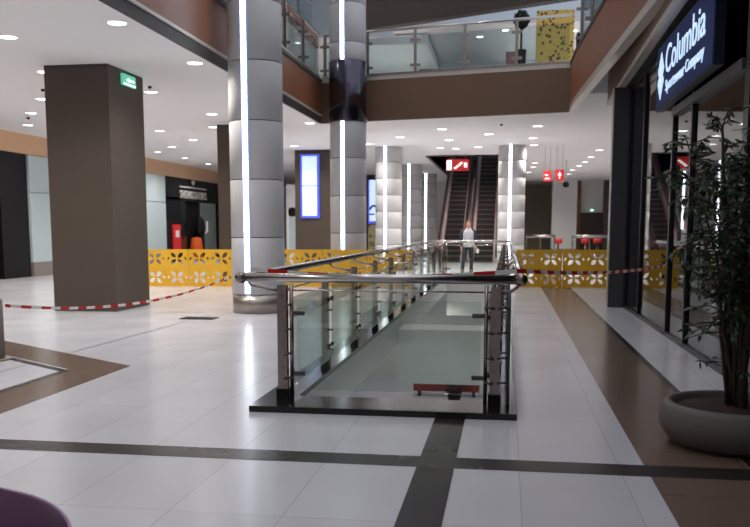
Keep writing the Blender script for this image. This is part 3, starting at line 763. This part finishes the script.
# ------------------------------------------------------------------ upper storeys
def balustrade(p0, p1, z0, n, lab, rail=1.1, clips=True):
    a, c = Vector(p0), Vector(p1); mid = (a+c)/2
    t = thing('glass_balustrade', lab, 'balustrade', (mid.x, mid.y, z0))
    MB().tube([(a.x, a.y, z0+rail), (c.x, c.y, z0+rail)], .035, 10).build('handrail', 'steel', t)
    MB().seg(p0, p1, .07, z0, z0+.06).build('base_shoe', 'steel_plinth', t)
    for i in range(n):
        s, e = a.lerp(c, i/n), a.lerp(c, (i+1)/n); d = (e-s).normalized()*.03
        MB().seg(s+d, e-d, .014, z0+.08, z0+rail-.18).build('glass_panel', 'glass_up', t)
        p = s if i else s+d*3
        q = MB(); q.box(p.x-.035, p.x+.035, p.y-.03, p.y+.03, z0, z0+rail-.03)
        for z in (.18, rail-.32): q.box(p.x-.13, p.x+.13, p.y-.035, p.y+.035, z0+z, z0+z+.06)
        q.build('post', 'steel_dark', t)
    return t
balustrade((-4.85, 22.38), (1.40, 21.10), 5.3, 5, 'glass balustrade of the bridge gallery across the atrium')
balustrade((-4.9, 2), (-4.9, 22.2), 5.3, 12, 'glass balustrade on the upper gallery behind the big grey column')
balustrade((1.52, 19.6), (1.95, 5), 5.33, 8, 'glass balustrade of the upper gallery over the shop side')
f = MB(); f.box(-7.6, -7.5, -5, 34, 8.5, 8.97).build('trim_19', 'wood'); o = bpy.data.objects['trim_19']; struct(o, 'wood fascia of the third floor gallery', 'fascia')
balustrade((-7.55, 4), (-7.55, 33), 8.97, 14, 'glass balustrade on the third floor gallery')
struct(MB().box(-14.5, -7.6, -5, 52, 8.55, 8.9).box(-7.6, -3.2, 34, 52, 8.55, 8.9).build('ceiling_upper', 'ceiling'), 'pale ceiling of the second floor gallery', 'ceiling')
struct(MB().box(-14.5, -6.0, -5, 60, 12.6, 12.8).build('ceiling_top', 'ceiling'), 'pale ceiling of the third floor gallery', 'ceiling')
struct(MB().box(-14.5, -14.2, -5, 52, 5.3, 12.6).build('wall_upper_left', 'upfascia'), 'dark shop wall of the upper gallery', 'wall')
struct(MB().box(-14.5, 10, 40, 40.3, 5.3, 14).build('wall_upper_back', 'upwall'), 'pale wall at the back of the upper floor', 'wall')
struct(MB().seg((-6.4, 32.4), (4.4, 27.4), .4, 8.62, 13).build('trim_40', 'upfascia'), 'dark brown fascia hanging high above the bridge gallery', 'fascia')
struct(MB().box(-4.5, 10, 33, 40, 8.95, 9.1).build('ceiling_bridge', 'ceiling'), 'pale ceiling over the bridge gallery', 'ceiling')
# things on the bridge gallery
t = thing('display_block', 'tall yellow spotted display block on the bridge gallery', 'display block', (1.2, 25, 5.3))
MB().box(.72, 1.74, 25, 25.6, 5.4, 7.46).build('block', 'display', t, bevel=.01); MB().box(.76, 1.7, 25.03, 25.57, 5.253, 5.4).build('plinth', 'black', t)
t = thing('topiary', 'dark clipped bush in a black pot beside the yellow display block', 'topiary', (.3, 25.2, 5.3))
MB().lathe([(.10, 0), (.12, .5), (.15, 1.2), (.12, 1.21)], (.3, 25.2, 5.25), 18).build('pot', 'black', t)
MB().tube([(.3, 25.2, 6.45), (.3, 25.2, 7.0)], .03, 8).build('stem', 'bark', t)
q = MB()
for i in range(420):
    a = rnd.uniform(0, 2*PI); z = rnd.uniform(-1, 1); r = .21*rnd.uniform(.75, 1.05); s = math.sqrt(1-z*z)
    c = Vector((.3+r*s*math.cos(a), 25.2+r*s*math.sin(a), 7.28+r*1.15*z)); d = Vector((rnd.gauss(0, 1), rnd.gauss(0, 1), rnd.gauss(0, 1))).normalized()
    e = d.orthogonal().normalized()*.035; q.bm.faces.new([q.bm.verts.new(c+v) for v in (-d*.06, e, d*.06, -e)])
q.ball((.3, 25.2, 7.28), .17, 14, 0, (1, 1, 1.15)); q.build('foliage', 'topiary', t)
t = thing('display_stand', 'narrow mauve display stand behind the bridge balustrade', 'stand', (0, 24.2, 5.3))
MB().box(-.12, .16, 24.1, 24.3, 5.32, 6.2).build('panel', 'maroon', t); MB().box(-.18, .22, 24.0, 24.4, 5.25, 5.32).build('base', 'black', t)
t = thing('display_stand', 'dark stand with red box at the end of the bridge gallery', 'stand', (1.95, 25.5, 5.3))
MB().box(1.85, 2.15, 25.3, 25.7, 5.25, 6.9).build('panel', 'black', t); MB().box(1.84, 2.1, 25.2, 25.3, 5.5, 5.9).build('red_box', 'red', t)
for x, z, lab in ((-7.06, 6.05, 'upper'), (-6.75, 5.85, 'lower')):
    t = thing('pink_lamp', 'small magenta shop lamp on the upper gallery, %s of two' % lab, 'lamp', (x, 24, z))
    MB().ball((x-.2, 26, z), .07, 12).build('bulb', 'pinklamp', t); MB().tube([(x-.2, 26, z-.06), (x-.2, 26, 5.25)], .012, 6).build('stem', 'black', t)
t = thing('display_stand', 'upright pale green lit glass case on the upper gallery', 'stand', (-6.6, 25, 5.3))
MB().box(-6.7, -6.4, 25, 25.3, 5.35, 6.5).build('glass_case', 'palewall', t); MB().box(-6.72, -6.38, 24.98, 25.32, 5.25, 5.35).build('base', 'black', t)

# ------------------------------------------------------------------ ceiling downlights
dl = thing('downlight', 'x', 'ceiling light', (0, 0, 4.2), 'round recessed ceiling lights')
MB().lathe([(.125, -.002), (.15, -.012), (.15, 0), (.125, 0)], (0, 0, 0), 24).build('ring', 'lamp_ring', dl, True)
MB().lathe([(0, -.004), (.124, -.004), (.124, 0), (0, 0)], (0, 0, 0), 24).build('lens', 'lamp', dl, True)
rows = [
 ('row between the large brown column and the void', [(-5.26, 11.24), (-5.23, 14.09), (-5.19, 22.41)]),
 ('row in line with the large brown column', [(-7.21, 11.8), (-7.22, 16.88), (-7.14, 20.3), (-7.16, 28.51)]),
 ('row just behind the large brown column', [(-8.16, 14.47), (-8.02, 22.88), (-7.9, 33.13)]),
 ('row leading over the pale pilaster', [(-9.92, 17.42), (-9.85, 23.57), (-9.82, 26.11)]),
 ('row second out from the tan bulkhead', [(-11.39, 19.46), (-11.38, 28.23)]),
 ('row along the tan bulkhead', [(-12.79, 21.68), (-12.63, 29.98), (-12.65, 32.69), (-12.84, 35.87)]),
 ('row beside the mirrored collar column, third and fourth added', [(-4.58, 28.22), (-3.27, 26.22), (-5.9, 34.5), (-6.1, 41.0)]),  # last two are added, hidden behind columns, to brighten the far columns
 ('row before the red escalator sign', [(-1.85, 24.31), (-1.86, 27.34), (-2.34, 29.99), (-1.82, 30.3)]),
 ('pair above the standing man', [(-.58, 25.79), (-1.03, 29.82)]),
 ('row above the yellow barrier on the shop side', [(.78, 24.0), (.74, 27.13), (.84, 29.4), (1.13, 37.45), (1.12, 39.87), (1.0, 43.37), (.86, 47.55)]),
 ('diagonal row above the white pillar', [(3.21, 31.62), (3.19, 34.65), (3.18, 37.21), (3.13, 39.55), (3.05, 42.2), (3.09, 45.28)]),
]
lamp_pos = []; first = True
for ph, ps in rows:
    for i, (x, y) in enumerate(ps):
        o = dl if first else copy_tree(dl); first = False
        o.location = (x, y, 4.2); o['label'] = 'ceiling downlight, %s from the camera end, %s' % (ORD[i], ph)
        lamp_pos.append((x, y))
for i, (x, y, z) in enumerate([(-9.3, 22, 8.55), (-9.9, 26, 8.55), (-9.6, 30, 8.55), (-11, 24, 12.6), (-10.2, 27, 12.6), (-9.4, 30, 12.6), (-8.6, 31.5, 12.6), (-9.8, 32.5, 12.6), (-1.2, 35, 8.95), (-.2, 34, 8.95), (2.4, 34.5, 8.95)]):
    o = copy_tree(dl); o.location = (x, y, z); o['group'] = 'recessed lights of the upper galleries'
    o['label'] = 'small round recessed light, %s along the ceiling of the %s' % (ORD[[0, 1, 2, 0, 1, 2, 3, 4, 0, 1, 2][i]], ['second floor gallery']*1 and ('second floor gallery' if i < 3 else 'third floor gallery' if i < 8 else 'bridge gallery'))
for i, (x, y) in enumerate([(-9.2, 16.2), (-11.9, 20.2), (-6.95, 16.2), (-.2, 23.4), (-4.4, 25.4)]):
    t = thing('smoke_detector', 'small dark ceiling detector ' + ['beside the lights left over the large brown column'.replace(' left', ''), 'close to the tan bulkhead', 'on the exit sign side of the large brown column', 'above the bridge end of the void', 'next to the mirrored collar column'][i], 'detector', (x, y, 4.2))
    MB().lathe([(.015, -.05), (.035, -.035), (.04, -.012), (.03, 0)], (0, 0, 0), 14).build('body', 'black', t, True)

# ------------------------------------------------------------------ standing man
def skin_mesh(verts, edges, radii, root=0, sub=2):
    me = bpy.data.meshes.new('fig'); me.from_pydata([tuple(v) for v in verts], edges, []); 
    o = bpy.data.objects.new('fig', me); COL.objects.link(o)
    sk = o.modifiers.new('s', 'SKIN'); sk.use_smooth_shade = True
    for i, d in enumerate(me.skin_vertices[0].data):
        r = radii[i]; d.radius = r if isinstance(r, tuple) else (r, r); d.use_root = (i == root)
    m = o.modifiers.new('b', 'SUBSURF'); m.levels = sub; m.render_levels = sub
    return eval_mesh(o)
def join(meshes_mats, name, parent):
    bm = bmesh.new(); mats = []
    for me, mn in meshes_mats:
        if mn not in mats: mats.append(mn)
        n0 = len(bm.faces); bm.from_mesh(me); bm.faces.ensure_lookup_table()
        for f_ in bm.faces[n0:]: f_.material_index = mats.index(mn); f_.smooth = True
    me = bpy.data.meshes.new(name); bm.to_mesh(me); bm.free()
    for mn in mats: me.materials.append(M[mn])
    return link(name, me, parent, True)
def ballmesh(c, r, sc=(1, 1, 1)):
    q = MB(); q.ball(c, r, 14, 0, sc); me = bpy.data.meshes.new('b'); q.bm.to_mesh(me); q.bm.free(); return me
man = thing('person', 'man in grey hooded vest and dark trousers walking before the escalators', 'person', (-1.24, 28.0, 0), rz=.05)
J = dict(pel=(0, 0, .93), wst=(0, 0, 1.08), che=(0, .0, 1.28), nck0=(0, 0, 1.40), nck=(0, -.01, 1.47), hd0=(0, -.02, 1.545), hd1=(0, -.025, 1.64), hd2=(0, -.015, 1.715),
 hipL=(.1, 0, .88), kneL=(.115, -.03, .48), ankL=(.115, .05, .09), toeL=(.125, -.12, .03), hipR=(-.1, 0, .88), kneR=(-.15, -.1, .49), ankR=(-.19, -.16, .09), toeR=(-.205, -.33, .03),
 shL=(.19, 0, 1.39), elL=(.245, .03, 1.1), wrL=(.255, -.06, .87), paL=(.257, -.09, .79), shR=(-.19, 0, 1.39), elR=(-.25, .04, 1.1), wrR=(-.24, -.03, .86), paR=(-.238, -.05, .78))
def chain(names, extra=None): return names
def build(names, edges, rad, root=0, sub=2):
    idx = {n: i for i, n in enumerate(names)}
    return skin_mesh([J[n] for n in names], [(idx[a], idx[c]) for a, c in edges], [rad[n] for n in names], root, sub)
R_ = dict(pel=(.115, .075), wst=(.13, .095), che=(.14, .095), nck0=(.075, .07), nck=.062, hd0=(.070, .084), hd1=(.088, .104), hd2=(.062, .076),
 hipL=.07, kneL=.052, ankL=.038, toeL=.035, hipR=.07, kneR=.052, ankR=.038, toeR=.035, shL=.05, elL=.042, wrL=.028, paL=(.036, .018), shR=.05, elR=.042, wrR=.028, paR=(.036, .018))
nm = list(J)
ed = [('pel', 'wst'), ('wst', 'che'), ('che', 'nck0'), ('nck0', 'nck'), ('nck', 'hd0'), ('hd0', 'hd1'), ('hd1', 'hd2')]
for s in 'LR': ed += [('pel', 'hip'+s), ('hip'+s, 'kne'+s), ('kne'+s, 'ank'+s), ('ank'+s, 'toe'+s), ('che', 'sh'+s), ('sh'+s, 'el'+s), ('el'+s, 'wr'+s), ('wr'+s, 'pa'+s)]
parts = [(build(nm, ed, R_), 'skin')]
parts.append((ballmesh((0, -.112, 1.605), .016, (.9, 1.2, 1.6)), 'skin'))
for s in (-1, 1):
    parts.append((ballmesh((s*.032, -.100, 1.638), .011, (1.2, .6, .8)), 'eye')); parts.append((ballmesh((s*.084, -.01, 1.615), .024, (.45, .8, 1.3)), 'skin'))
    w = Vector(J['paL' if s > 0 else 'paR'])
    for k in range(4):
        L = (.07, .08, .075, .058)[k]; o = w+Vector((0, -.028+.018*k, .0)); d = Vector((-s*.12, -.18, -1)).normalized()
        p = [o, o+d*L*.4+Vector((0, 0, -.02)), o+d*L*.75+Vector((-s*.006, -.004, -.02)), o+d*L+Vector((-s*.02, -.012, -.015))]
        parts.append((skin_mesh(p, [(0, 1), (1, 2), (2, 3)], [.0095, .009, .0085, .007], 0, 1), 'skin'))
    p = [w+Vector((0, -.02, .05)), w+Vector((-s*.02, -.055, .015)), w+Vector((-s*.03, -.06, -.025))]
    parts.append((skin_mesh(p, [(0, 1), (1, 2)], [.012, .010, .008], 0, 1), 'skin'))
parts.append((ballmesh((0, -.104, 1.565), .014, (1.8, .5, .35)), 'eye'))
body = join(parts, 'body', man); man.scale = (.965, .965, .965)
def loft(rings, name, mat_, seg=28):
    q = MB(); prev = None; rs = []
    for z, rx, ry, oy in rings:
        rs.append([q.bm.verts.new((rx*math.copysign(abs(math.cos(2*PI*k/seg))**.85, math.cos(2*PI*k/seg)), oy+ry*math.sin(2*PI*k/seg), z)) for k in range(seg)])
    for a_, c_ in zip(rs, rs[1:]):
        for k in range(seg): q.bm.faces.new((a_[k], a_[(k+1) % seg], c_[(k+1) % seg], c_[k])).smooth = True
    q.bm.faces.new(rs[0][::-1]); q.bm.faces.new(rs[-1])
    return q.build(name, mat_, man, True)
loft([(.86, .172, .128, 0), (.90, .176, .130, 0), (1.02, .160, .120, 0), (1.12, .158, .118, 0), (1.25, .185, .130, 0), (1.34, .200, .130, 0), (1.395, .190, .118, 0), (1.43, .135, .105, 0), (1.455, .085, .085, 0)], 'vest', 'vest')
hood = [Vector((.085*math.cos(a), .078*math.sin(a)+.008, 1.455+.02*math.sin(a))) for a in [2*PI*k/14 for k in range(14)]]
join([(skin_mesh(hood, [(k, (k+1) % 14) for k in range(14)], [.034]*14), 'vest')], 'hood', man)
for s in 'LR':
    sg = 1 if s == 'L' else -1
    sh, el, wr = Vector(J['sh'+s]), Vector(J['el'+s]), Vector(J['wr'+s])
    MB().tube([(sg*.12, 0, 1.412), (sg*.165, 0, 1.405), sh+Vector((sg*.012, 0, -.02)), sh.lerp(el, .4), sh.lerp(el, .85), el.lerp(wr, .12), el.lerp(wr, .55), wr+Vector((0, 0, .012))], [.045, .064, .074, .064, .056, .054, .047, .040], 16).build('sleeve', 'navy', man, True)
tq = MB()
tq.lathe([(.12, .79), (.155, .82), (.168, .88), (.166, .95), (.16, 1.0)], (0, 0, 0), 28, 0, 1, .74)
for s in 'LR':
    hp, kn, an = Vector(J['hip'+s]), Vector(J['kne'+s]), Vector(J['ank'+s])
    tq.tube([hp+Vector((-.01 if s == 'L' else .01, 0, .03)), hp+Vector((0, 0, -.08)), hp.lerp(kn, .6), kn, kn.lerp(an, .4), kn.lerp(an, .85), an+Vector((0, .004, -.052))], [.085, .092, .078, .066, .064, .060, .062], 18)
tq.build('trousers', 'trouser', man, True)
for s in 'LR':
    a, c = Vector(J['ank'+s]), Vector(J['toe'+s])
    join([(skin_mesh([a+Vector((0, .05, -.04)), a+Vector((0, 0, -.045)), a.lerp(c, .6)+Vector((0, 0, -.012)), c+Vector((0, -.02, .01))], [(0, 1), (1, 2), (2, 3)], [.042, .046, .044, .036], 1), 'shoe')], 'shoe', man)
hb = MB(); hb.ball((0, .0, 1.662), .106, 18, 0, (.90, 1.05, .98))
bmesh.ops.delete(hb.bm, geom=[v for v in hb.bm.verts if v.co.y < -.05 and v.co.z < 1.70 or v.co.z < 1.575], context='VERTS')
hb.build('hair', 'hair', man, True)
tag(MB().box(-.97, -.885, 27.86, 27.875, .64, .78).build('folded_paper', 'white', bevel=.003), 'white folded paper held in the hand of the walking man', 'paper')

# ------------------------------------------------------------------ lights, world, camera
def spot(x, y, z, e, size=2.6, r=.12, c=(1, .96, .91)):
    l = bpy.data.lights.new('spot_beam', 'SPOT'); l.energy = e; l.spot_size = size; l.spot_blend = .8; l.shadow_soft_size = r; l.color = c
    o = bpy.data.objects.new('spot_beam', l); COL.objects.link(o); o.location = (x, y, z)
E_DL = 245
for x, y in lamp_pos:
    spot(x, y, 4.15, E_DL)
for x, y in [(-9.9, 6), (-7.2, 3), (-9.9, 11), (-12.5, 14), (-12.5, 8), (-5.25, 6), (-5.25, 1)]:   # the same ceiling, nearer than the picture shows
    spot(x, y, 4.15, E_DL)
for x, y in [(-2.0, 36.5), (-1.2, 40)]: spot(x, y, 7.2, 300)  # unseen lamps added above the escalators to brighten them
for x, y in [(-4, 4), (0, 4), (-4, 12), (0, 12), (-3, 19), (0, 19)]: spot(x, y, 12.5, 170, 2.2, .2)      # lamps under the atrium roof
for x, y in [(-5, 8), (-5, 16), (0, 10), (2, 20), (-2, 24), (-3, 31)]:
    spot(x, y, -.4, 165)
for x, y, z in [(-9, 18, 8.5), (-9, 26, 8.5), (-1, 36, 8.9), (2, 36, 8.9), (-4, 36, 8.5), (-9, 28, 12.5)]:
    spot(x, y, z, 520)
w = bpy.data.worlds.new('World'); SC.world = w; w.use_nodes = True
bg = w.node_tree.nodes['Background']; bg.inputs[0].default_value = (.86, .91, 1.04, 1); bg.inputs[1].default_value = .9

cam = bpy.data.cameras.new('camera'); co = bpy.data.objects.new('camera', cam); COL.objects.link(co); SC.camera = co
PITCH = math.radians(7); F = 850; YAW = math.atan(132*math.cos(PITCH)/F)
co.location = (0, 0, 1.45); co.rotation_euler = (PI/2-PITCH, 0, YAW)
cam.sensor_width = 36; cam.lens = F*36/750; cam.shift_y = (228+F*math.tan(PITCH)-263.5)/750
cam.dof.use_dof = True; cam.dof.focus_distance = 7.2; cam.dof.aperture_fstop = 3.2
cam.clip_end = 200
SC.view_settings.view_transform = 'Standard'; SC.view_settings.look = 'None'; SC.view_settings.gamma = 1
SC.view_settings.exposure = -.15; SC.view_settings.use_curve_mapping = False
SC.cycles.use_denoising = True
SC.cycles.max_bounces = 10; SC.cycles.transparent_max_bounces = 24
SC.cycles.sample_clamp_indirect = 6
